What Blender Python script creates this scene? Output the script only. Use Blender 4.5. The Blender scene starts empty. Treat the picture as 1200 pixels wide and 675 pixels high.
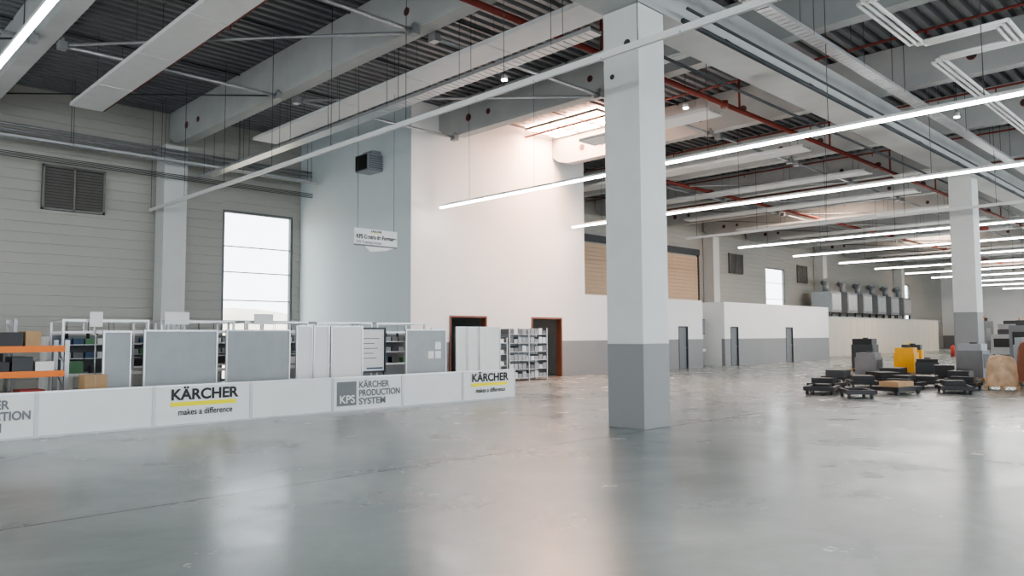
import bpy, bmesh, math, random
from mathutils import Vector, Matrix
random.seed(4)
S=bpy.context.scene
COL=S.collection
try:
    S.view_settings.look='AgX - Medium High Contrast'; S.view_settings.exposure=0.2
except Exception as e: print(e)

# ---------------------------------------------------------------- materials
def nd(nt,t,**k):
    n=nt.nodes.new(t)
    for a,b in k.items(): setattr(n,a,b)
    return n
def mat(name,col,rough=0.6,metal=0.0,var=0.06,scale=3.0,emit=None,es=0.0,bump=0.0,bscale=60):
    m=bpy.data.materials.new(name); m.use_nodes=True
    nt=m.node_tree; p=nt.nodes['Principled BSDF']
    p.inputs['Roughness'].default_value=rough; p.inputs['Metallic'].default_value=metal
    tc=nd(nt,'ShaderNodeTexCoord'); no=nd(nt,'ShaderNodeTexNoise')
    no.inputs['Scale'].default_value=scale; no.inputs['Detail'].default_value=4
    nt.links.new(tc.outputs['Object'],no.inputs['Vector'])
    cr=nd(nt,'ShaderNodeValToRGB')
    a=[max(0,c*(1-var)) for c in col]; b=[min(1,c*(1+var)) for c in col]
    cr.color_ramp.elements[0].position=.3; cr.color_ramp.elements[1].position=.7
    cr.color_ramp.elements[0].color=(*a,1); cr.color_ramp.elements[1].color=(*b,1)
    nt.links.new(no.outputs['Fac'],cr.inputs['Fac']); nt.links.new(cr.outputs['Color'],p.inputs['Base Color'])
    if emit: 
        p.inputs['Emission Color'].default_value=(*emit,1); p.inputs['Emission Strength'].default_value=es
    if bump:
        n2=nd(nt,'ShaderNodeTexNoise'); n2.inputs['Scale'].default_value=bscale
        nt.links.new(tc.outputs['Object'],n2.inputs['Vector'])
        bp=nd(nt,'ShaderNodeBump'); bp.inputs['Strength'].default_value=bump; bp.inputs['Distance'].default_value=.02
        nt.links.new(n2.outputs['Fac'],bp.inputs['Height']); nt.links.new(bp.outputs['Normal'],p.inputs['Normal'])
    return m

M=dict(
 white=mat('wall_white_paint',(.82,.815,.80),.7,var=.02,scale=.6),
 white_shade=mat('wall_white_shaded',(.66,.73,.76),.65,var=.02,scale=.6),  # white wall again, with its bluish shade put into the colour
 band=mat('wall_grey_paint',(.25,.255,.26),.55,var=.03,scale=.8),
 conc=mat('column_concrete_paint',(.62,.63,.62),.65,var=.04,scale=1.2,bump=.05),
 beam=mat('beam_concrete',(.42,.43,.425),.7,var=.08,scale=1.0),
 siding=mat('siding_metal',(.40,.39,.355),.5,metal=.0,var=.03,scale=.5),
 deck=mat('roof_deck_steel',(.21,.215,.225),.5,metal=.3,var=.1,scale=.8),
 steel=mat('galvanised_steel',(.34,.35,.36),.4,metal=.6,var=.1,scale=6),
 dark=mat('dark_steel',(.055,.06,.065),.5,metal=.3),
 black=mat('black_plastic',(.015,.015,.017),.45),
 alu=mat('aluminium_profile',(.50,.51,.52),.35,metal=.6),
 seam=mat('barrier_frame',(.45,.46,.47),.4,metal=.3),
 panel=mat('panel_white',(.72,.73,.725),.4,var=.02),
 radiant=mat('radiant_panel_white',(.58,.59,.59),.5,var=.03),
 pgrey=mat('panel_grey',(.29,.31,.325),.45,metal=.2,var=.05),
 red=mat('sprinkler_red',(.20,.03,.02),.5),
 orange=mat('rack_orange',(.80,.20,.02),.45),
 yellow=mat('sign_yellow',(.90,.80,.0),.5,var=.01),
 myel=mat('machine_yellow',(.85,.42,.015),.45),
 tgrey=mat('print_grey',(.17,.18,.19),.5),
 tblack=mat('print_black',(.012,.012,.014),.5),
 beige=mat('beige_partition',(.62,.585,.51),.6,var=.03),
 shutter=mat('shutter_beige',(.60,.43,.29),.6,var=.04),
 brown=mat('door_frame_brown',(.20,.075,.045),.5),
 door=mat('door_grey',(.16,.17,.18),.5),
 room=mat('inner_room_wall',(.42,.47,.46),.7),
 card=mat('cardboard',(.42,.28,.16),.85,var=.12),
 wood=mat('pallet_wood',(.38,.26,.15),.8,var=.2,scale=8),
 tan=mat('packing_foil_tan',(.44,.31,.20),.5,var=.25,scale=5,bump=.5,bscale=9),
 green=mat('bin_green',(.10,.22,.12),.5),
 blue=mat('bin_blue',(.06,.10,.18),.5),
 rbin=mat('bin_red',(.45,.05,.04),.5),
 tube=mat('led_tube',(1,1,1),.5,emit=(1.0,.985,.96),es=34),
 sky=mat('skylight_diffuser',(1,.9,.8),.5,emit=(1.0,.56,.38),es=75),
 sky2=mat('skylight_diffuser_distant',(1,.9,.8),.5,emit=(1.0,.70,.52),es=24),
 vent=mat('vent_louvre',(.20,.19,.18),.6),
 ground=mat('outside_ground',(.70,.60,.46),.9,scale=.1),
 hill=mat('hill_grass',(.66,.60,.48),.9,scale=.05,var=.2),
)
def glass_mat():
    m=bpy.data.materials.new('window_glass'); m.use_nodes=True; nt=m.node_tree; nt.nodes.clear()
    o=nd(nt,'ShaderNodeOutputMaterial'); t=nd(nt,'ShaderNodeBsdfTransparent'); g=nd(nt,'ShaderNodeBsdfGlossy')
    g.inputs['Roughness'].default_value=.05; x=nd(nt,'ShaderNodeMixShader'); x.inputs[0].default_value=.04
    nt.links.new(t.outputs[0],x.inputs[1]); nt.links.new(g.outputs[0],x.inputs[2]); nt.links.new(x.outputs[0],o.inputs[0])
    return m
M['glass']=glass_mat()

def floor_mat():
    m=bpy.data.materials.new('polished_concrete'); m.use_nodes=True; nt=m.node_tree; L=nt.links.new
    p=nt.nodes['Principled BSDF']; tc=nd(nt,'ShaderNodeTexCoord')
    n1=nd(nt,'ShaderNodeTexNoise'); n1.inputs['Scale'].default_value=.42; n1.inputs['Detail'].default_value=10; n1.inputs['Roughness'].default_value=.68; n1.inputs['Distortion'].default_value=.5
    L(tc.outputs['Object'],n1.inputs['Vector'])
    c1=nd(nt,'ShaderNodeValToRGB'); c1.color_ramp.elements[0].position=.3; c1.color_ramp.elements[1].position=.7
    c1.color_ramp.elements[0].color=(.225,.255,.258,1); c1.color_ramp.elements[1].color=(.335,.368,.365,1)
    L(n1.outputs['Fac'],c1.inputs['Fac'])
    sp=nd(nt,'ShaderNodeSeparateXYZ'); L(tc.outputs['Object'],sp.inputs[0])
    def line(out,off,period,w):
        a=nd(nt,'ShaderNodeMath',operation='SUBTRACT'); L(out,a.inputs[0]); a.inputs[1].default_value=off-period/2
        b=nd(nt,'ShaderNodeMath',operation='FLOORED_MODULO'); L(a.outputs[0],b.inputs[0]); b.inputs[1].default_value=period
        c=nd(nt,'ShaderNodeMath',operation='SUBTRACT'); L(b.outputs[0],c.inputs[0]); c.inputs[1].default_value=period/2
        d=nd(nt,'ShaderNodeMath',operation='ABSOLUTE'); L(c.outputs[0],d.inputs[0])
        e=nd(nt,'ShaderNodeMath',operation='LESS_THAN'); L(d.outputs[0],e.inputs[0]); e.inputs[1].default_value=w
        return e.outputs[0]
    j1=line(sp.outputs['Y'],7.85,21,.022); j2=line(sp.outputs['X'],11.4,10.5,.009)
    mx=nd(nt,'ShaderNodeMath',operation='MAXIMUM'); L(j1,mx.inputs[0]); L(j2,mx.inputs[1])
    ml=nd(nt,'ShaderNodeMath',operation='MULTIPLY'); L(mx.outputs[0],ml.inputs[0]); ml.inputs[1].default_value=.75
    mixc=nd(nt,'ShaderNodeMix',data_type='RGBA'); L(ml.outputs[0],mixc.inputs['Factor']); L(c1.outputs['Color'],mixc.inputs['A']); mixc.inputs['B'].default_value=(.06,.06,.06,1)
    L(mixc.outputs['Result'],p.inputs['Base Color'])
    n2=nd(nt,'ShaderNodeTexNoise'); n2.inputs['Scale'].default_value=.7; n2.inputs['Detail'].default_value=8; n2.inputs['Roughness'].default_value=.6; L(tc.outputs['Object'],n2.inputs['Vector'])
    mr=nd(nt,'ShaderNodeMapRange'); mr.inputs['From Min'].default_value=.3; mr.inputs['From Max'].default_value=.7; mr.inputs['To Min'].default_value=.16; mr.inputs['To Max'].default_value=.31
    L(n2.outputs['Fac'],mr.inputs['Value']); L(mr.outputs['Result'],p.inputs['Roughness'])
    p.inputs['IOR'].default_value=1.5
    n3=nd(nt,'ShaderNodeTexNoise'); n3.inputs['Scale'].default_value=2.0; n3.inputs['Detail'].default_value=4; L(tc.outputs['Object'],n3.inputs['Vector'])
    bp=nd(nt,'ShaderNodeBump'); bp.inputs['Strength'].default_value=.10; bp.inputs['Distance'].default_value=.03
    L(n3.outputs['Fac'],bp.inputs['Height']); L(bp.outputs['Normal'],p.inputs['Normal'])
    return m
M['floor']=floor_mat()

# ---------------------------------------------------------------- builder
class B:
    def __init__(s,name): s.name=name; s.bm=bmesh.new(); s.mats=[]
    def mi(s,m):
        if m not in s.mats: s.mats.append(m)
        return s.mats.index(m)
    def box(s,x0,x1,y0,y1,z0,z1,m,rz=0,c=None):
        vs=[Vector((x,y,z)) for z in (z0,z1) for x,y in((x0,y0),(x1,y0),(x1,y1),(x0,y1))]
        if rz:
            c=Vector(c) if c else Vector(((x0+x1)/2,(y0+y1)/2,0)); R=Matrix.Rotation(rz,3,'Z')
            vs=[R@(v-c)+c for v in vs]
        v=[s.bm.verts.new(q) for q in vs]; i=s.mi(m)
        for f in((3,2,1,0),(4,5,6,7),(0,1,5,4),(1,2,6,5),(2,3,7,6),(3,0,4,7)):
            s.bm.faces.new([v[k] for k in f]).material_index=i
        return s
    def cyl(s,p0,p1,r,m,seg=10,r1=None):
        p0=Vector(p0);p1=Vector(p1);d=(p1-p0).normalized(); r1=r if r1 is None else r1
        u=d.cross(Vector((0,0,1))); 
        if u.length<1e-3:u=d.cross(Vector((1,0,0)))
        u.normalize(); w=d.cross(u); i=s.mi(m); a=[];b=[]
        for k in range(seg):
            t=2*math.pi*k/seg; o=u*math.cos(t)+w*math.sin(t)
            a.append(s.bm.verts.new(p0+o*r)); b.append(s.bm.verts.new(p1+o*r1))
        for k in range(seg):
            f=s.bm.faces.new((a[k],a[(k+1)%seg],b[(k+1)%seg],b[k])); f.material_index=i; f.smooth=True
        s.bm.faces.new(a[::-1]).material_index=i; s.bm.faces.new(b).material_index=i
        return s
    def poly(s,pts,m):
        v=[s.bm.verts.new(p) for p in pts]; s.bm.faces.new(v).material_index=s.mi(m); return s
    def path(s,pts,r,m,seg=8):
        for a,b in zip(pts[:-1],pts[1:]): s.cyl(a,b,r,m,seg)
        return s
    def done(s,parent=None,origin=True,bevel=0):
        bmesh.ops.recalc_face_normals(s.bm,faces=s.bm.faces) if bevel else None
        me=bpy.data.meshes.new(s.name)
        o=Vector((0,0,0))
        if origin and s.bm.verts:
            xs=[v.co.x for v in s.bm.verts];ys=[v.co.y for v in s.bm.verts];zs=[v.co.z for v in s.bm.verts]
            o=Vector(((min(xs)+max(xs))/2,(min(ys)+max(ys))/2,min(zs)))
            for v in s.bm.verts: v.co-=o
        s.bm.to_mesh(me); s.bm.free()
        for m in s.mats: me.materials.append(M[m])
        ob=bpy.data.objects.new(s.name,me); COL.objects.link(ob); ob.location=o
        if parent: setpar(ob,parent)
        if bevel:
            md=ob.modifiers.new('bevel','BEVEL'); md.width=bevel; md.segments=2
        return ob
def setpar(ob,p):
    ob.parent=p; ob.matrix_parent_inverse=Matrix.Translation(-p.location)
def text(name,body,x,y,z,size,m,parent,offset=0.0,shear=0.0,width=None,rz=0,align='LEFT'):
    c=bpy.data.curves.new(name,'FONT'); c.body=body; c.size=size; c.offset=offset; c.shear=shear; c.extrude=.001; c.align_x=align
    c.materials.append(M[m]); o=bpy.data.objects.new(name,c); COL.objects.link(o)
    o.location=(x,y,z); o.rotation_euler=(math.radians(90),0,rz)
    bpy.context.view_layer.update()
    if width: o.scale.x=width/max(o.dimensions.x,.01)
    setpar(o,parent); return o

# ---------------------------------------------------------------- shell
YB=28.4; XF=100.0; ZD=9.9; X0=-14; Y0=-22
ZH=ZD-.004
f=B('floor'); f.box(X0,XF,Y0,YB+.3,-.2,0,'floor'); f.done(origin=False)
g=B('ground_outside'); g.box(-150,300,YB+.3,260,-.25,-.05,'ground'); g.done()
h=B('hill')
N=60
for k in range(N):
    x0=-120+k*7; x1=x0+7
    hh=lambda x:9+4*math.sin(x*.02+1)+2*math.sin(x*.07)
    h.poly([(x0,200,-.05),(x1,200,-.05),(x1,230,hh(x1)),(x0,230,hh(x0))],'hill')
h.done()

def ribs_x(b,x0,x1,y0,y1,z,m,pitch=.30,d=.09):
    n=int(round((y1-y0)/pitch)); p=(y1-y0)/n
    pr=[]
    for k in range(n):
        y=y0+k*p; pr+=[(y,z),(y+p*.42,z),(y+p*.52,z+d),(y+p*.9,z+d)]
    pr.append((y1,z))
    for (ya,za),(yb,zb) in zip(pr[:-1],pr[1:]):
        b.poly([(x0,ya,za),(x0,yb,zb),(x1,yb,zb),(x1,ya,za)],m)
c=B('ceiling'); ribs_x(c,X0,XF,Y0,YB+.3,ZD,'deck',.34,.14)
c.box(X0,XF,Y0,YB+.3,ZD+.16,ZD+.3,'deck'); c.done(origin=False)

def siding(b,x0,x1,y,z0,z1,m,pitch=.34,d=.014):
    n=max(1,int(round((z1-z0)/pitch))); p=(z1-z0)/n; pr=[]
    for k in range(n):
        z=z0+k*p; pr+=[(y,z),(y,z+p*.88),(y+d,z+p*.91),(y+d,z+p*.97)]
    pr.append((y,z1))
    for (ya,za),(yb,zb) in zip(pr[:-1],pr[1:]):
        b.poly([(x0,ya,za),(x1,ya,za),(x1,yb,zb),(x0,yb,zb)],m)
    b.box(x0,x1,y+.05,y+.25,z0,z1,m)
w=B('wall_back')
W1=(12.3,15.25,0,6.6); W2=(56,59.3,0,7.0); W3=(86,89,0,7)
siding(w,X0,W1[0],YB,0,ZD,'siding'); siding(w,W1[0],W1[1],YB,W1[3],ZD,'siding')
siding(w,W1[1],W2[0],YB,0,ZD,'siding'); siding(w,W2[0],W2[1],YB,W2[3],ZD,'siding')
siding(w,W2[1],W3[0],YB,0,ZD,'siding'); siding(w,W3[0],W3[1],YB,W3[3],ZD,'siding'); siding(w,W3[1],XF,YB,0,ZD,'siding')
w.done(origin=False)
w=B('wall_far'); w.box(XF,XF+.25,Y0,YB+.3,0,ZD,'white'); w.box(XF-.02,XF,Y0,YB,0,1.45,'band'); w.done(origin=False)
# unseen wall behind the viewpoint, added to cut ambient light; openings let some in
w=B('light_block_wall'); ops=[(-19,-13),(-9,-3),(1,7),(11,17),(20,25)]; y=Y0
for a,b_ in ops:
    w.box(X0-.25,X0,y,a,0,ZD,'siding'); w.box(X0-.25,X0,a,b_,6.6,ZD,'siding'); y=b_
w.box(X0-.25,X0,y,YB+.3,0,ZD,'siding'); w.done(origin=False)

def window(name,W,rows):
    x0,x1,z0,z1=W; b=B(name); t=.09
    b.box(x0,x0+t,YB+.02,YB+.2,z0,z1,'door'); b.box(x1-t,x1,YB+.02,YB+.2,z0,z1,'door')
    b.box(x0+t,x1-t,YB+.02,YB+.2,z1-t,z1,'door'); b.box(x0+t,x1-t,YB+.02,YB+.2,z0,z0+t,'door')
    for z in rows: b.box(x0+t,x1-t,YB+.08,YB+.13,z-.022,z+.022,'alu')
    b.box(x0+t,x1-t,YB+.1,YB+.105,z0+t,z1-t,'glass')
    b.done(origin=False)
window('window_1',W1,(1.2,2.3,3.1,4.2,5.2)); window('window_2',W2,(1.5,3,4.5,5.8)); window('window_3',W3,(1.5,3,4.5,5.8))
for xa,xb in((32,36.5),(42.1,46.0)):
    b=B('roller_shutter')
    z=3.5
    while z<7.1: b.box(xa,xb,YB-.06,YB-.01,z,z+.22,'shutter'); z+=.24
    b.box(xa-.12,xa,YB-.12,YB-.01,3.5,7.2,'dark'); b.box(xb,xb+.12,YB-.12,YB-.01,3.5,7.2,'dark'); b.box(xa-.1,xb+.1,YB-.2,YB-.01,7.2,7.6,'dark'); b.done()
for xa,xb,za,zb in((6.2,8.1,5.9,7.4),(50.3,52.3,6.2,7.7),(61.5,63.3,6.0,7.5),(28.9,30.6,5.9,7.4)):
    b=B('wall_louvre_vent'); b.box(xa,xb,YB-.05,YB-.005,za,zb,'dark')
    for e in((xa,xa+.07),(xb-.07,xb)): b.box(*e,YB-.14,YB-.05,za,zb,'vent')
    for e in((za,za+.07),(zb-.07,zb)): b.box(xa,xb,YB-.14,YB-.05,*e,'vent')
    xm=(xa+xb)/2; b.box(xm-.03,xm+.03,YB-.14,YB-.05,za,zb,'vent')
    n=13
    for k in range(n):
        z=za+.1+k*(zb-za-.2)/n
        b.poly([(xa+.07,YB-.13,z),(xb-.07,YB-.13,z),(xb-.07,YB-.06,z+.1),(xa+.07,YB-.06,z+.1)],'vent')
    b.done()

# training block
BX0,BX1,BY=15.6,24.8,20.8; T=.2; BH=1.45
def seg(b,x0,x1,z0,z1,y=BY,band=True):
    if z0<BH and band:
        b.box(x0,x1,y,y+T,z0,min(BH,z1),'band')
        if z1>BH: b.box(x0,x1,y,y+T,BH,z1,'white')
    else: b.box(x0,x1,y,y+T,z0,z1,'white')
w=B('wall_training_front')
seg(w,BX0,17.3,0,ZD); seg(w,17.3,19.1,2.4,ZD); seg(w,19.1,21.5,0,ZD); seg(w,21.5,23.3,2.4,ZD); seg(w,23.3,BX1,0,ZD); w.done(origin=False)
w=B('wall_training_left'); w.box(BX0-.01,BX0+T,BY,YB,0,BH,'band'); w.box(BX0-.01,BX0+T,BY+.001,YB,BH,ZD,'white_shade'); w.done(origin=False)
w=B('wall_training_right'); w.box(BX1-T,BX1,BY+T,YB,0,ZD,'white'); w.done(origin=False)
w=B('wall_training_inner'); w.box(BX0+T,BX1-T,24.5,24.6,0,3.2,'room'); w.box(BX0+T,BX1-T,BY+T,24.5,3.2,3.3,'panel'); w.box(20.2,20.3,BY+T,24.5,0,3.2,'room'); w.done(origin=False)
for i,(xa,xb) in enumerate(((17.3,19.1),(21.5,23.3))):
    b=B('door_frame'); 
    b.box(xa,xa+.07,BY-.03,BY+T+.03,0,2.4,'brown'); b.box(xb-.07,xb,BY-.03,BY+T+.03,0,2.4,'brown'); b.box(xa+.07,xb-.07,BY-.03,BY+T+.03,2.33,2.4,'brown'); b.done()
b=B('room_cabinet'); b.box(21.9,23.0,23.9,24.4,.05,1.4,'pgrey'); b.box(21.93,22.43,23.88,23.9,.1,1.36,'alu'); b.box(22.47,22.97,23.88,23.9,.1,1.36,'alu'); b.box(21.9,23.0,23.92,24.38,0,.05,'dark'); b.done()
LH=3.42; OX=49.5
doors=[(31.9,32.75),(36.9,37.75),(43.35,44.3)]
w=B('wall_office_front')
pts=[(24.8,31.9,0),(31.9,32.75,1),(32.75,34.1,0),(36.3,36.9,0),(36.9,37.75,1),(37.75,43.35,0),(43.35,44.3,1),(44.3,OX,0)]
for a,b_,d in pts: seg(w,a,b_,2.1 if d else 0,LH)
w.box(34.1,36.3,BY+1.3,BY+1.5,0,BH,'band'); w.box(34.1,36.3,BY+1.3,BY+1.5,BH,LH,'white')
w.box(33.9,34.1,BY+T,BY+1.5,0,LH,'white'); w.box(36.3,36.5,BY+T,BY+1.5,0,LH,'white')
w.done(origin=False)
w=B('wall_office_right'); w.box(OX-T,OX,BY+T,YB,0,BH,'band'); w.box(OX-T,OX,BY+T,YB,BH,LH,'white'); w.done(origin=False)
w=B('ceiling_office'); w.box(BX1,33.9,BY+T,YB,LH-.12,LH-.02,'white'); w.box(33.9,36.5,BY+1.5,YB,LH-.12,LH-.02,'white'); w.box(36.5,OX-T,BY+T,YB,LH-.12,LH-.02,'white'); w.done(origin=False)
for i,(a,b_) in enumerate(doors):
    d=B('door_%d'%(i+1)); d.box(a,a+.06,BY-.01,BY+.14,0,2.1,'dark'); d.box(b_-.06,b_,BY-.01,BY+.14,0,2.1,'dark'); d.box(a+.06,b_-.06,BY-.01,BY+.14,2.04,2.1,'dark')
    d.box(a+.06,b_-.06,BY+.06,BY+.1,0.01,2.04,'door'); d.cyl((b_-.14,BY+.06,1.02),(b_-.14,BY,1.02),.015,'alu'); d.cyl((b_-.14,BY,1.02),(b_-.27,BY,1.02),.012,'alu'); d.done()
b=B('wash_basin'); b.box(34.5,35.6,BY+.75,BY+1.28,.78,.92,'panel'); b.box(34.6,35.5,BY+.82,BY+1.2,.921,.93,'pgrey'); b.cyl((35.05,BY+1.0,0),(35.05,BY+1.0,.78),.07,'panel'); b.path([(35.05,BY+1.24,.92),(35.05,BY+1.24,1.12),(35.05,BY+1.05,1.12)],.015,'alu'); b.done()
b=B('wall_cabinet'); b.box(34.5,35.9,BY+.95,BY+1.29,1.7,2.5,'dark'); b.box(34.55,35.17,BY+.93,BY+.95,1.73,2.47,'pgrey'); b.box(35.22,35.85,BY+.93,BY+.95,1.73,2.47,'pgrey'); b.done()
w=B('wall_partition_beige')
for k in range(20):
    xa=54+k*1.45; w.box(xa+.01,xa+1.44,24,24.1,0,2.95,'beige')
w.box(54,83,23.98,24.12,2.95,3.03,'alu'); w.box(54,54.1,24.12,YB,0,2.95,'beige'); w.box(83,83.1,24.0,YB,0,2.95,'beige'); w.box(54.1,83,24.13,YB,2.84,2.9,'beige'); w.done(origin=False)
for k in range(6):
    xa=62+k*3.4; b=B('extraction_unit')
    b.box(xa,xa+2.1,25.8,27.4,3.5,5.2,'pgrey'); b.box(xa+.15,xa+1.95,25.75,25.8,3.7,5.0,'alu'); b.cyl((xa+1,26.6,5.2),(xa+1,26.6,6.1),.25,'pgrey'); b.cyl((xa+1,26.6,6.1),(xa+2.4,27.4,6.1),.25,'pgrey')
    for px in(xa+.1,xa+1.9):
        for py in(25.9,27.2): b.box(px,px+.1,py,py+.1,2.905,3.5,'dark')
    b.done()

# ---------------------------------------------------------------- structure
def column(name,x,y,h,s=.8,band=1.5):
    b=B(name); b.box(x-s/2,x+s/2,y-s/2,y+s/2,0,band,'band'); b.box(x-s/2,x+s/2,y-s/2,y+s/2,band,h,'conc')
    return b
CY=8.3; GZ=7.7
b=column('column',11.4,CY,GZ-.01)
b.cyl((11.0,8.15,7.0),(10.985,8.15,7.0),.07,'dark',16); b.cyl((11.0,8.5,6.45),(10.985,8.5,6.45),.05,'dark',16); b.done(bevel=.02)
for x in(32.4,53.4,74.4,95.4): column('column',x,CY,GZ-.01,band=2.45 if x<33 else 1.5).done(bevel=.02)
for x in(53.4,74.4,95.4): column('column',x,-14,GZ-.01).done(bevel=.02)
for x in(-1.2,10.2,28.0,47.2,65.2,84.5): column('wall_column',x,YB-.44,8.55,band=.01).done()
beamsX=[4.35,10.4,17.0,23.0,29,35,41,47,53,59,65,71,77,83,89,95,-1.6]
for gy in(CY,-14):
    b=B('roof_girder'); b.box(X0,XF,gy-.3,gy+.3,GZ+.25,8.62,'beam'); b.box(X0,XF,gy-.42,gy+.42,GZ,GZ+.249,'beam'); b.done()
for x in beamsX:
    ye=BY-.02 if BX0<x<BX1 else YB-.1
    b=B('roof_beam'); t=.2; z0=8.64; z1=ZD-.01
    ys=Y0+.5
    prof=[(ys,z0),(ye-.9,z0),(ye-.35,z0+.12),(ye,z0+.35),(ye,z1),(ys,z1)]
    b.poly([(x-t,y,z) for y,z in prof][::-1],'beam'); b.poly([(x+t,y,z) for y,z in prof],'beam')
    n=len(prof)
    for k in range(n):
        (ya,za),(yb,zb)=prof[k],prof[(k+1)%n]
        b.poly([(x-t,ya,za),(x-t,yb,zb),(x+t,yb,zb),(x+t,ya,za)],'beam')
    for yh,r in((ye-1.6,.13),(ye-2.6,.1),(13.8,.1),(12.2,.13),(9.6,.13),(5.5,.13),(3.0,.1)):
        b.cyl((x-t-.012,yh,z0+.5),(x-t,yh,z0+.5),r,'red',16); b.cyl((x-t-.016,yh,z0+.5),(x-t-.012,yh,z0+.5),r*.75,'dark',16)
        b.cyl((x+t,yh,z0+.5),(x+t+.012,yh,z0+.5),r,'red',16)
    b.done(origin=False)
XS=sorted(beamsX)
def fit(b,p):
    b.box(p[0]-.09,p[0]+.09,p[1]-.12,p[1]+.12,p[2]-.1,p[2]+.08,'steel')
    b.box(p[0]-.03,p[0]+.03,p[1]-.05,p[1]+.05,p[2]+.08,8.72,'steel')
for xa,xb in zip(XS[:-1],XS[1:]):
    ys=[13.4,2.5]
    if not(15<xa<24): ys.append(19.8)
    for y in ys:
        b=B('bracing_tie'); z=8.54
        b.cyl((xa+.35,y,z),(xb-.35,y,z),.045,'steel'); fit(b,(xa+.3,y,z)); fit(b,(xb-.3,y,z))
        b.done()
    if xa<16 or xa>24:
        b=B('diagonal_bracing'); b.cyl((xa+.4,19.6,8.52),(xb-.4,13.6,8.52),.035,'steel')
        if not 10<xa<24: b.cyl((xa+.4,26.5,9.0),(xb-.4,20.1,8.6),.022,'dark')
        b.done()
def radiant(x,ya,yb,z=8.3,wd=.85):
    b=B('radiant_heating_panel'); b.box(x-wd/2,x+wd/2,ya,yb,z,z+.03,'radiant')
    b.box(x-wd/2,x-wd/2+.03,ya,yb,z+.03,z+.10,'radiant'); b.box(x+wd/2-.03,x+wd/2,ya,yb,z+.03,z+.10,'radiant')
    for k in range(3): b.cyl((x-.25+.25*k,ya,z+.05),(x-.25+.25*k,yb,z+.05),.02,'steel',6)
    y=ya+.5
    while y<yb: 
        b.cyl((x-.3,y,z+.1),(x-.3,y,ZH),.006,'dark',4); b.cyl((x+.3,y,z+.1),(x+.3,y,ZH),.006,'dark',4); y+=3
    for k in range(int((yb-ya)/3)+1):
        b.box(x-wd/2,x+wd/2,ya+k*3,ya+k*3+.06,z-.012,z,'radiant')
    b.done()
for x in(6.3,11.8,20.0,26.3,32,38,44,50,56,62,68,74,80,86):
    radiant(x,11.6 if x>12 else 9.4,24.0 if not BX0<x<BX1+.5 else 16.6); radiant(x,-12,3.0)
def lightrow(x,ya,yb,z=6.15,lit=True):
    b=B('linear_light_row'); b.box(x-.035,x+.035,ya,yb,z,z+.07,'panel')
    y=ya+.03
    while y<yb-.1:
        e=min(y+1.47,yb-.03)
        if lit: b.box(x-.04,x+.04,y,e,z-.055,z-.001,'tube')
        else: b.box(x-.03,x+.03,y,e,z-.035,z-.001,'panel')
        y+=1.5
    y=ya+.8
    while y<yb: b.cyl((x,y,z+.07),(x,y,ZH),.008,'dark',4); y+=3
    b.done()
lightrow(2.5,-6,26); lightrow(9.45,-6,27.9,lit=False)
for x in(16.5,23.5): lightrow(x,-12,20.35)
lightrow(30.5,-12,19.4,lit=False)
for x in(35.4,41.6,48,54,60,66,73,80,88): lightrow(x,-14 if x>50 else -4,19.4)
def tray(name,x0,x1,y0,y1,z,along='y'):
    b=B(name)
    if along=='y':
        b.box(x0,x0+.02,y0,y1,z,z+.08,'alu'); b.box(x1-.02,x1,y0,y1,z,z+.08,'alu')
        y=y0
        while y<y1: b.box(x0+.02,x1-.02,y,y+.15,z,z+.012,'alu'); y+=.18
        b.box(x0+.05,x1-.08,y0,y1,z+.013,z+.05,'steel')
        y=y0+1
        while y<y1: b.cyl((x0,y,z),(x0,y,ZH),.008,'dark',4); b.cyl((x1,y,z),(x1,y,ZH),.008,'dark',4); y+=2.8
    else:
        b.box(x0,x1,y0,y0+.02,z,z+.08,'alu'); b.box(x0,x1,y1-.02,y1,z,z+.08,'alu')
        x=x0
        while x<x1: b.box(x,x+.16,y0+.02,y1-.02,z,z+.012,'alu'); x+=.2
        b.box(x0,x1,y0+.05,y1-.08,z+.013,z+.05,'steel')
        x=x0+1
        while x<x1: b.cyl((x,y0,z),(x,y0,ZH),.008,'dark',4); b.cyl((x,y1,z),(x,y1,ZH),.008,'dark',4); x+=2.8
    b.done()
tray('cable_tray',10.85,11.2,8.9,27.3,7.42)
tray('cable_tray',X0+.05,15.3,26.6,26.9,7.75,'x')
tray('cable_tray',12,98,6.75,7.05,8.1,'x')
b=B('heating_main_pipe'); 
for k in range(3): b.cyl((X0+.05,27.2,7.95+k*.16),(15.4,27.2,7.95+k*.16),.05,'steel')
b.done()
b=B('conduit_bundle')
for k in range(4): b.cyl((X0+.05,27.1,7.25+.05*k),(15.4,27.1,7.25+.05*k),.014,'dark',6)
b.done()
def bundle(y,z,x0,x1,loops,s):
    b=B('heating_pipe_bundle')
    for k in range(3):
        o=.13*k; pts=[(x0,y+s*o,z)]
        for lx in loops:
            pts+=[(lx+o,y+s*o,z),(lx+o,y+s*(1.9-o*1),z),(lx+1.6-o,y+s*(1.9-o),z),(lx+1.6-o,y+s*o,z)]
        pts.append((x1,y+s*o,z)); b.path(pts,.042,'panel')
    b.done()
bundle(9.1,8.2,12.2,98,(13.5,33,55,75),1)
bundle(5.6,8.2,8,98,(13.6,18.2,34,55),-1)
b=B('conduit_run'); b.path([(12,7.6,7.55),(98,7.6,7.55)],.05,'dark'); b.path([(12,7.5,7.75),(98,7.5,7.75)],.03,'dark')
b.path([(12,9.0,7.6),(98,9.0,7.6)],.035,'dark'); 
for x in range(14,98,4): b.path([(x,7.6,7.55),(x,7.85,7.8)],.03,'dark')
b.done()
b=B('roof_cable_run'); 
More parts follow.
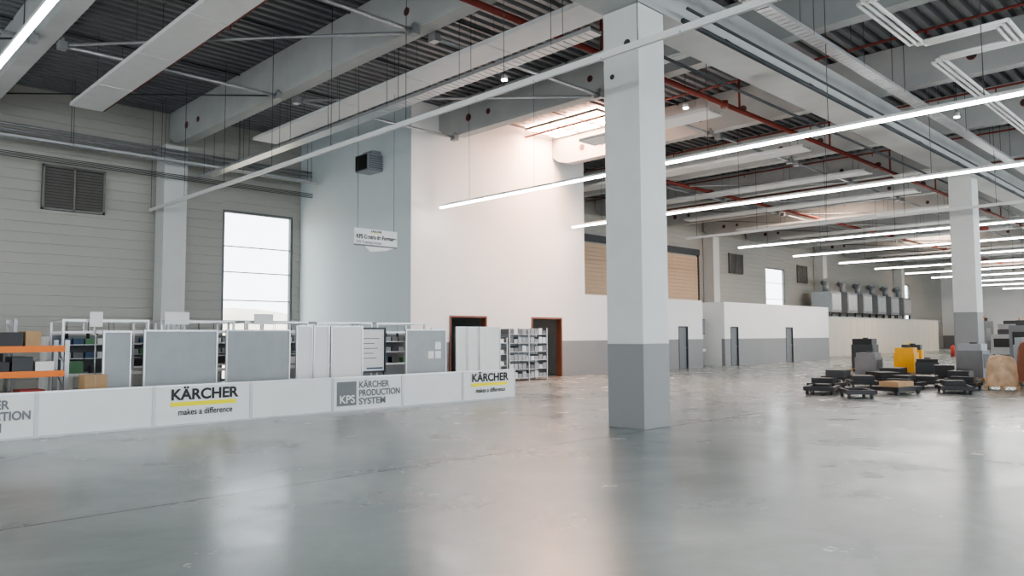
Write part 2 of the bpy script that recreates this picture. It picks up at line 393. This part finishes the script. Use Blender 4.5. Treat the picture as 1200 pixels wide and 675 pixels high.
for y in(16.2,22.5,4.2,14.7,18.4): b.cyl((X0,y,ZD-.04),(15.5 if y==22.5 else XF,y,ZD-.04),.025,'dark',6)
b.done()
# sprinklers
for sy in(11.3,18.9,0.8):
    b=B('sprinkler_pipe'); b.cyl((5 if sy<15 else 26,sy,8.5),(98,sy,8.5),.075,'red')
    for x in range(8 if sy<15 else 32,98,12): b.cyl((x,sy,8.4),(x,sy,8.6),.11,'red')
    b.done()
for x in(1.5,7.9,14.2,20.9,27.5,33.6,39.6,45.6,51.6,57.6):
    b=B('sprinkler_branch'); b.cyl((x,-10,9.45),(x,20.5 if BX0<x<BX1 else 28,9.45),.035,'red',8)
    b.cyl((x,11.3,8.58),(x,11.3,9.45),.035,'red',8)
    for y in range(-9,20,3): b.cyl((x,y,9.3),(x,y,9.45),.02,'red',6)
    b.done()
b=B('sprinkler_riser'); b.cyl((44,11.3,7.0),(44,11.3,8.42),.13,'red'); b.cyl((44,11.3,7.0),(44,10.2,7.0),.09,'red'); b.done()
for x,y in((14.0,14.5),(27,7.0),(19.8,12.5)):
    b=B('ceiling_spot_lamp'); b.cyl((x,y,8.62),(x,y,8.75),.09,'panel',16); b.cyl((x,y,8.6),(x,y,8.62),.08,'tube',16); b.cyl((x,y,8.75),(x,y,ZH),.012,'dark',6); b.done()
# skylights
for x in(22.2,43.7,64.5,85.5):
    b=B('skylight'); y0,y1=16.9,20.5; x0,x1=x-1.6,x+1.6
    if x<25: x0,x1=20.95,22.75
    b.box(x0,x1,y0,y1,ZD-.06,ZD-.03,'sky' if x<25 else 'sky2')
    for k in range(4): 
        xx=x0+(x1-x0)*k/3; b.box(xx-.04,xx+.04,y0,y1,ZD-.16,ZD-.065,'steel')
    for k in range(4):
        yy=y0+(y1-y0)*k/3; b.box(x0,x1,yy-.04,yy+.04,ZD-.16,ZD-.065,'steel')
    b.done()
b=B('wall_air_heater'); b.box(14.95,15.58,22.5,23.3,7.6,8.2,'pgrey'); b.box(15.0,15.53,22.46,22.5,7.64,8.16,'pgrey'); b.box(14.92,14.95,22.55,23.25,7.64,8.16,'black')
for k in range(6): b.box(15.0,15.53,22.44,22.46,7.68+.08*k,7.71+.08*k,'door')
b.box(15.2,15.58,22.6,23.2,8.2,8.35,'pgrey'); b.done()

# ---------------------------------------------------------------- barrier
PW=1.87; BYF=14.6
def logo_main(p,x0):
    cx=x0+PW/2
    text('brand_lettering','KÄRCHER',cx-.64,BYF-.012,.49,.28,'tblack',p,offset=.009,width=1.30)
    b=B('brand_bar'); b.box(cx-.64,cx+.62,BYF-.010,BYF-.002,.365,.445,'yellow'); b.done(parent=p)
    text('slogan','makes a difference',cx-.50,BYF-.012,.20,.165,'tblack',p,offset=.002,width=1.04)
def logo_kps(p,x0):
    b=B('logo_square'); b.box(x0+.10,x0+.60,BYF-.008,BYF-.002,.13,.66,'tgrey'); b.done(parent=p)
    text('logo_letters','KPS',x0+.16,BYF-.014,.19,.24,'panel',p,offset=.004,width=.38)
    for k,t in enumerate(('KÄRCHER','PRODUCTION','SYSTEM')):
        text('logo_line',t,x0+.66,BYF-.012,.51-.185*k,.20,'tgrey',p,offset=.006,width=(.82,1.12,.72)[k])
for k in range(0,8):
    x1=14.45-PW*k; x0=x1-PW
    b=B('barrier_panel'); y0,y1=BYF,BYF+.05
    b.box(x0,x0+.03,y0-.012,y1,0,.77,'seam'); b.box(x1-.03,x1,y0-.012,y1,0,.77,'seam')
    b.box(x0+.03,x1-.03,y0-.012,y1,.735,.77,'alu'); b.box(x0+.03,x1-.03,y0-.012,y1,0,.035,'seam')
    b.box(x0+.03,x1-.03,y0,y1-.01,.035,.735,'panel')
    b.box(x0+.0,x0+.05,y1,y1+.3,0,.03,'alu')
    p=b.done()
    if k in(0,4): logo_main(p,x0)
    if k in(2,6): logo_kps(p,x0)

# ---------------------------------------------------------------- training area
def board(name,x0,x1,y,z0,z1,m,feet=True,frame='alu'):
    b=B(name); t=.035
    b.box(x0,x0+t,y-.02,y+.03,0,z1,frame); b.box(x1-t,x1,y-.02,y+.03,0,z1,frame); b.box(x0+t,x1-t,y-.02,y+.03,z1-t,z1,frame); b.box(x0+t,x1-t,y-.02,y+.03,z0,z0+t,frame)
    b.box(x0+t,x1-t,y-.005,y+.015,z0+t,z1-t,m)
    if feet:
        for x in(x0,x1-t): b.box(x,x+t,y-.3,y-.02,0,.04,frame); b.box(x,x+t,y+.03,y+.3,0,.04,frame)
    return b
board('partition_board',4.76,5.3,16.5,.25,1.80,'pgrey').done()
board('partition_board',5.5,7.04,16.4,.25,1.82,'pgrey').done()
board('partition_board',7.27,8.83,16.5,.25,1.83,'pgrey').done()
board('partition_board',8.98,9.42,16.5,.2,1.93,'panel').done()
board('partition_board',9.44,9.88,16.5,.2,1.93,'panel').done()
board('partition_board',9.92,10.85,16.5,.2,1.93,'panel').done()
b=board('notice_board',12.2,13.6,16.5,.35,1.85,'pgrey')
for i,(px,pz) in enumerate(((12.95,1.05),(13.2,1.05),(13.2,1.3))): b.box(px,px+.2,16.48,16.494,pz,pz+.2,'panel')
b.done()
board('partition_board',14.8,15.25,17.5,.2,1.95,'panel').done()
board('partition_board',15.27,15.72,17.5,.2,1.95,'panel').done()
board('partition_board',15.75,16.65,17.5,.2,1.95,'panel').done()
board('partition_board',13.85,14.4,17.5,.2,1.9,'panel').done()
b=B('flip_chart'); 
b.box(11.05,11.85,17.0,17.03,.75,1.85,'panel'); 
for e in((11.0,11.04),(11.86,11.9)): b.box(*e,16.97,17.04,.7,1.9,'dark')
for e in((.7,.75),(1.85,1.9)): b.box(11.04,11.86,16.97,17.04,*e,'dark')
b.cyl((11.1,16.98,.75),(10.95,16.75,0),.02,'black'); b.cyl((11.8,16.98,.75),(11.95,16.75,0),.02,'black'); b.cyl((11.45,17.05,1.7),(11.45,17.6,0),.02,'black')
for k in range(5): b.box(11.2,11.2+(.5,.35,.45,.3,.4)[k],16.99,16.998,1.6-.13*k,1.615-.13*k,'tblack')
b.box(11.3,11.8,16.98,16.995,.8,.84,'blue'); b.done()
binm=['green','blue','black','pgrey','door','pgrey','panel','card','dark','door']
def station(x0,x1,y0,y1,hh):
    b=B('assembly_workstation'); t=.045
    for x in(x0,x1-t):
        for y in(y0,y1-t): b.box(x,x+t,y,y+t,0,hh,'alu')
    for y in(y0,y1-t): b.box(x0+t,x1-t,y,y+t,hh-t,hh,'alu'); b.box(x0+t,x1-t,y,y+t,hh-.3,hh-.3+t,'alu')
    for x in(x0,x1-t): b.box(x,x+t,y0+t,y1-t,hh-t,hh,'alu'); b.box(x,x+t,y0+t,y1-t,.85,.85+t,'alu')
    b.box(x0+t,x1-t,y0+t,y1-t,.85,.9,'panel')
    b.box(x0+t,x1-t,y1-t-.03,y1-t-.01,.9,1.72,'door')
    for z in(1.2,1.5):
        b.box(x0+t,x1-t,y0+.35,y1-t-.04,z,z+.02,'alu')
        x=x0+.08
        while x<x1-.3:
            m=random.choice(binm); b.box(x,x+.2,y0+.38,y1-.12,z+.02,z+.15,m); x+=.24
    x=x0+.2
    while x<x1-.4:
        hh2=random.uniform(.1,.3); b.box(x,x+.25,y0+.1,y0+.3,.9,.9+hh2,random.choice(binm)); x+=.4
    x=x0+.2
    while x<x1-.3:
        b.cyl((x,y0+.45,hh-t),(x,y0+.45,hh-.25),.006,'dark',4); b.cyl((x,y0+.45,hh-.25),(x,y0+.45,hh-.42),.035,'black',8); x+=.42
    b.done()
for x in(4.4,6.4,8.4,10.4,12.3): station(x,x+1.75,18.0,19.0,2.06)
for x in(6.0,8.3,10.6): station(x,x+1.9,21.6,22.6,2.12)
for x,z0,z1,wd in((6.45,1.96,2.25,.55),(8.6,1.98,2.24,.5),(4.9,1.9,2.22,.25)):
    b=B('standing_placard'); b.box(x,x+wd,17.9,17.92,z0,z1,'panel'); b.cyl((x+wd/2,17.93,0),(x+wd/2,17.93,z1),.015,'alu'); b.box(x+wd/2-.15,x+wd/2+.15,17.8,17.99,0,.02,'alu'); b.done()
def rack(x0,x1,y0,y1,levels,hh,um='steel',bm_='orange',items=('card','black','black','pgrey','panel','dark','rbin','door'),hi=.32):
    b=B('pallet_rack')
    for x in(x0,x1-.08):
        for y in(y0,y1-.08): b.box(x,x+.08,y,y+.08,0,hh,um)
        for k in range(int(hh/.5)): b.cyl((x+.04,y0+.08,.1+k*.5),(x+.04,y1-.08,min(.5+k*.5,hh)),.012,um,5)
    for z in levels:
        for y in(y0,y1-.05): b.box(x0+.08,x1-.08,y-.02,y+.05,z-.11,z+.01,bm_)
        b.box(x0+.08,x1-.08,y0+.05,y1-.06,z-.03,z-.005,'wood' if z<1.2 else 'steel')
    for z in levels:
        x=x0+.15
        while x<x1-.5:
            wd=random.uniform(.2,.42); m=random.choice(items)
            b.box(x,x+wd,y0+.1,y1-.2,z,z+random.uniform(.12,hi),m); x+=wd+.04
    b.done()
rack(2.15,4.25,16.8,17.7,(.35,1.02,1.5),1.62,'steel')
rack(-.2,2.05,16.8,17.7,(.35,1.02,1.5),1.62,'steel')
rack(1.5,4.1,20.5,21.4,(.4,1.0,1.6),2.1,'steel','steel')
rack(-1.5,1.3,20.5,21.4,(.4,1.0,1.6),2.1,'steel','steel')
b=B('cardboard_box'); b.box(4.3,4.74,16.0,16.4,.0,.45,'card'); b.box(4.5,4.52,15.995,16.405,.0,.452,'tan'); b.done()
b=B('cardboard_box'); b.box(4.32,4.72,16.02,16.38,.455,.95,'card'); b.box(4.5,4.52,16.015,16.385,.455,.952,'tan'); b.done()
b=B('tool_cabinet'); b.box(4.62,5.2,20.2,20.8,.08,1.7,'panel'); 
for k in range(4): b.box(4.65,5.17,20.18,20.2,.15+k*.38,.48+k*.38,'panel'); b.box(4.8,5.0,20.16,20.18,.42+k*.38,.44+k*.38,'dark')
for px in(4.68,5.1):
    for py in(20.28,20.7): b.cyl((px,py,0),(px,py,.08),.035,'black')
b.done()
b=B('bin_shelf'); x0,x1,y0,y1=19.25,21.3,19.75,20.35
for x in(x0,(x0+x1)/2,x1-.04):
    for y in(y0,y1-.04): b.box(x,x+.04,y,y+.04,0,1.95,'alu')
b.box(x0+.04,x1-.04,y1-.015,y1-.005,.1,1.9,'pgrey')
for z in(.1,.42,.74,1.06,1.38,1.7):
    b.box(x0,x1,y0,y1-.02,z,z+.02,'alu')
    x=x0+.06
    while x<x1-.2: 
        hh=random.choice((.2,.22,.14))
        b.box(x,x+.19,y0+.03,y1-.1,z+.02,z+.02+hh,random.choice(['pgrey','alu','steel','pgrey','door'])); x+=.22
b.done()
b=B('bin_shelf'); 
for x in(16.9,18.6):
    for y in(19.2,19.7): b.box(x,x+.04,y,y+.04,0,1.6,'alu')
for z in(.2,.6,1.0,1.4): b.box(16.9,18.64,19.2,19.74,z,z+.02,'alu'); b.box(17.0,17.8,19.25,19.6,z+.02,z+.2,'pgrey'); b.box(17.9,18.5,19.25,19.6,z+.02,z+.16,'panel')
b.done()
b=B('hanging_sign'); x0,x1,y=10.77,12.12,16.8; z1=4.50; zm=4.08; zb=3.90
P=[(x0,zm),(x0+.3,zm-.02),(x0+.5,zb),(x1-.35,zb+.06),(x1,zm),(x1,z1),(x0,z1)]
b.poly([(a,y,z) for a,z in P],'panel'); b.poly([(a,y+.02,z) for a,z in P][::-1],'panel')
b.box(x0,x1,y-.004,y+.024,zm-.04,zm,'tgrey')
for x in(x0+.1,x1-.1): b.cyl((x,y+.01,z1),(x,y+.01,ZH),.006,'dark',4)
p=b.done()
text('sign_text','KPS Centru de Formare',x0+.05,y-.006,4.24,.15,'tblack',p,offset=.004,width=1.25)
text('sign_subtext','KPS Training Center',x0+.05,y-.006,4.11,.10,'tgrey',p,offset=.001,width=.8)
text('sign_brand','KÄRCHER',x0+.5,y-.006,4.42,.07,'tblack',p,offset=.002,width=.35)
b=B('sign_bar'); b.box(x0+.5,x0+.85,y-.006,y-.002,4.395,4.41,'yellow'); b.done(parent=p)

# ---------------------------------------------------------------- goods on the right
def pallet(b,x,y,rz,wd=1.2,dp=.8):
    c=(x,y,0)
    for k in range(3): b.box(x-wd/2,x+wd/2,y-dp/2+k*(dp-.1)/2,y-dp/2+.1+k*(dp-.1)/2,0,.1,'wood',rz,c)
    for k in range(6): b.box(x-wd/2+k*(wd-.14)/5,x-wd/2+.14+k*(wd-.14)/5,y-dp/2,y+dp/2,.1,.13,'wood',rz,c)
def trolley(x,y,rz,wd=1.2,dp=.8,load=None):
    b=B('transport_trolley'); c=(x,y,0); z=.11
    for e in((-1,),(1,)): b.box(x-wd/2,x+wd/2,y+e[0]*(dp/2-.05)-.05,y+e[0]*(dp/2-.05)+.05,z,z+.11,'black',rz,c); b.box(x+e[0]*(wd/2-.05)-.05,x+e[0]*(wd/2-.05)+.05,y-dp/2+.1,y+dp/2-.1,z,z+.11,'black',rz,c)
    b.box(x-wd/2+.1,x+wd/2-.1,y-dp/2+.1,y+dp/2-.1,z+.01,z+.05,'black',rz,c)
    R=Matrix.Rotation(rz,3,'Z')
    for ex in(-1,1):
        for ey in(-1,1):
            q=R@Vector((ex*(wd/2-.1),ey*(dp/2-.08),0))+Vector((x,y,0)); n=R@Vector((0,.03,0))
            b.cyl((q-n)+Vector((0,0,.055)),(q+n)+Vector((0,0,.055)),.055,'dark',14); b.box(q.x-.03,q.x+.03,q.y-.03,q.y+.03,.07,.11,'black')
    if load:
        for (m,lx,ly,lw,ld,lh) in load:
            b.box(x+lx-lw/2,x+lx+lw/2,y+ly-ld/2,y+ly+ld/2,z+.051,z+.06+lh,m,rz,c)
    b.done()
trolley(21.1,9.1,.25,load=[('black',.1,0,.5,.4,.1)]); trolley(22.3,7.55,-.2,load=[('card',.0,0,.75,.55,.18)])
trolley(20.4,7.9,.6,1.0,.7)
trolley(22.6,9.6,.1,load=[('black',-.25,0,.45,.6,.2),('black',.35,0,.3,.5,.13)])
trolley(24.5,9.3,.5,load=[('black',0,0,.8,.6,.2)]); trolley(24.3,8.0,-.1,load=[('black',.2,.1,.5,.5,.24),('dark',-.3,0,.3,.6,.16)])
trolley(25.9,7.9,.2,load=[('black',0,0,1.0,.6,.18)]); trolley(26.3,9.3,.9,load=[('black',0,0,.9,.7,.24)])
trolley(28.4,9.7,.1,load=[('black',0,0,.9,.7,.3)]); trolley(23.7,6.5,.4,load=[('black',.1,0,.6,.5,.18)])
trolley(27.7,7.4,.1,load=[('black',0,0,.9,.6,.28),]); trolley(29.2,8.3,.3,load=[('black',0,0,.9,.6,.4)]); trolley(25.4,6.7,.1,load=[('black',-.2,0,.4,.6,.22),('card',.3,0,.3,.4,.16)])
trolley(26.6,10.9,.1,load=[('dark',0,0,.8,.6,.25)])
def machine(name,x,y,rz,wd,dp,hh,m,top='black'):
    b=B(name); pallet(b,x,y,rz,wd+.1,dp+.1); c=(x,y,0)
    b.box(x-wd/2,x+wd/2,y-dp/2,y+dp/2,.13,hh*.82,m,rz,c); b.box(x-wd/2+.04,x+wd/2-.1,y-dp/2+.04,y+dp/2-.04,hh*.82,hh,top,rz,c)
    b.box(x-wd/2-.012,x-wd/2,y-dp/2+.12,y+dp/2-.12,hh*.3,hh*.7,m,rz,c)
    b.box(x-wd/2+.12,x+wd/2-.12,y-dp/2-.012,y-dp/2,hh*.35,hh*.72,'dark' if m!='myel' else m,rz,c)
    b.cyl((x+.1,y,hh),(x+.1,y,hh+.05),.12,'dark'); b.done()
machine('floor_machine_grey',30.1,11.15,.1,1.0,.75,.95,'door','door')
machine('floor_machine_yellow',33.0,10.75,.1,.85,.75,1.1,'myel','myel')
machine('floor_machine_yellow',34.8,11.1,.1,.5,.8,1.2,'myel','dark')
machine('floor_machine_grey',35.5,13.3,.1,1.0,.9,1.45,'dark','black')
machine('floor_machine_grey',31.7,9.6,.3,1.0,.8,.7,'dark','black')
machine('floor_machine_grey',30.4,7.7,.0,.9,.8,1.3,'door','pgrey')
machine('floor_machine_grey',34.6,6.6,.0,1.6,1.2,1.5,'pgrey','pgrey')
def wrapped(x,y,rz,wd,dp,hh,m='tan'):
    b=B('foil_wrapped_pallet'); pallet(b,x,y,rz,wd+.1,dp+.1)
    i=b.mi(m); bm=b.bm; R=Matrix.Rotation(rz,3,'Z'); nr=12; ns=32; rings=[]
    ph=random.uniform(0,6)
    for k in range(nr+1):
        t=k/nr; z=.13+(hh-.13)*t; sc=1-.10*t-.12*max(0,t-.8)*5
        ring=[]
        for a in range(ns):
            th=2*math.pi*a/ns; cx,sy=math.cos(th),math.sin(th)
            q=(abs(cx)**6+abs(sy)**6)**(-1/6)
            wob=1+.03*math.sin(a*1.1+k*.5+ph)+.03*random.uniform(-1,1)
            v=R@Vector((cx*q*wd/2*sc*wob,sy*q*dp/2*sc*wob,0))
            ring.append(bm.verts.new((x+v.x,y+v.y,z+(.06*math.sin(a*.4+ph)*t))))
        rings.append(ring)
    for k in range(nr):
        for a in range(ns):
            fc=bm.faces.new((rings[k][a],rings[k][(a+1)%ns],rings[k+1][(a+1)%ns],rings[k+1][a])); fc.material_index=i; fc.smooth=True
    tv=bm.verts.new((x,y,hh+.05))
    for a in range(ns):
        fc=bm.faces.new((rings[-1][a],rings[-1][(a+1)%ns],tv)); fc.material_index=i; fc.smooth=True
    b.done()
wrapped(26.2,5.9,.2,.9,.8,.95); wrapped(27.3,4.7,.1,1.1,.9,1.55); wrapped(28.9,5.6,.1,1.1,.9,1.4,'brown'); wrapped(25.6,4.5,.1,1.1,.9,1.2)
for x,y in((52.2,22.9),(70,22.6)):
    b=B('safety_bollard'); b.cyl((x,y,0),(x,y,1.0),.06,'yellow',14); b.cyl((x,y,1.0),(x,y,1.04),.06,'yellow',14,.02); b.cyl((x,y,0),(x,y,.02),.13,'yellow',14); b.done()
b=B('fire_extinguisher'); b.cyl((62,17.0,0.05),(62,17.0,.75),.14,'rbin',14); b.cyl((62,17.0,.75),(62,17.0,.85),.14,'rbin',14,.03); b.cyl((62,17,.85),(62,17,.95),.03,'black'); b.box(61.8,62.2,16.9,17.1,0,.05,'dark'); b.done()
for i,(x,y,wd,dp,hh,m) in enumerate(((88,18,3,2,2.6,'pgrey'),(84,13,2.5,2,2.2,'panel'),(92,22,3,2,3,'pgrey'),(60,11.5,2,1.5,2.2,'door'),(57,9.8,2.2,1.5,2.1,'pgrey'),(66,14,2.5,1.5,1.6,'pgrey'),(70,11,3,2,2.4,'pgrey'))):
    b=B('production_machine'); b.box(x,x+wd,y,y+dp,.1,hh,m); b.box(x-.02,x,y+.2,y+dp-.2,hh*.4,hh*.8,'black'); b.box(x+.2,x+wd*.6,y-.03,y,hh*.3,hh*.75,'alu'); b.box(x+wd*.3,x+wd*.7,y+.3,y+dp-.3,hh,hh+.35,'dark')
    for ex in(x+.1,x+wd-.2):
        for ey in(y+.1,y+dp-.2): b.box(ex,ex+.1,ey,ey+.1,0,.1,'dark')
    b.cyl((x+.2,y+.2,hh),(x+.2,y+.2,hh+.6),.05,'orange'); b.done()

# ---------------------------------------------------------------- world, camera
wd=bpy.data.worlds.new('World'); S.world=wd; wd.use_nodes=True
bg=wd.node_tree.nodes['Background']; bg.inputs['Color'].default_value=(.88,.95,1,1); bg.inputs['Strength'].default_value=4.4
cam=bpy.data.cameras.new('camera'); co=bpy.data.objects.new('camera',cam); COL.objects.link(co)
cam.sensor_width=36; cam.lens=885/1200*36; cam.clip_end=600
co.matrix_world=Matrix.Translation((0,0,1.65))@Matrix.Rotation(math.radians(45.5-90),4,'Z')@Matrix.Rotation(math.radians(93.65),4,'X')@Matrix.Rotation(math.radians(-.3),4,'Z')
S.camera=co
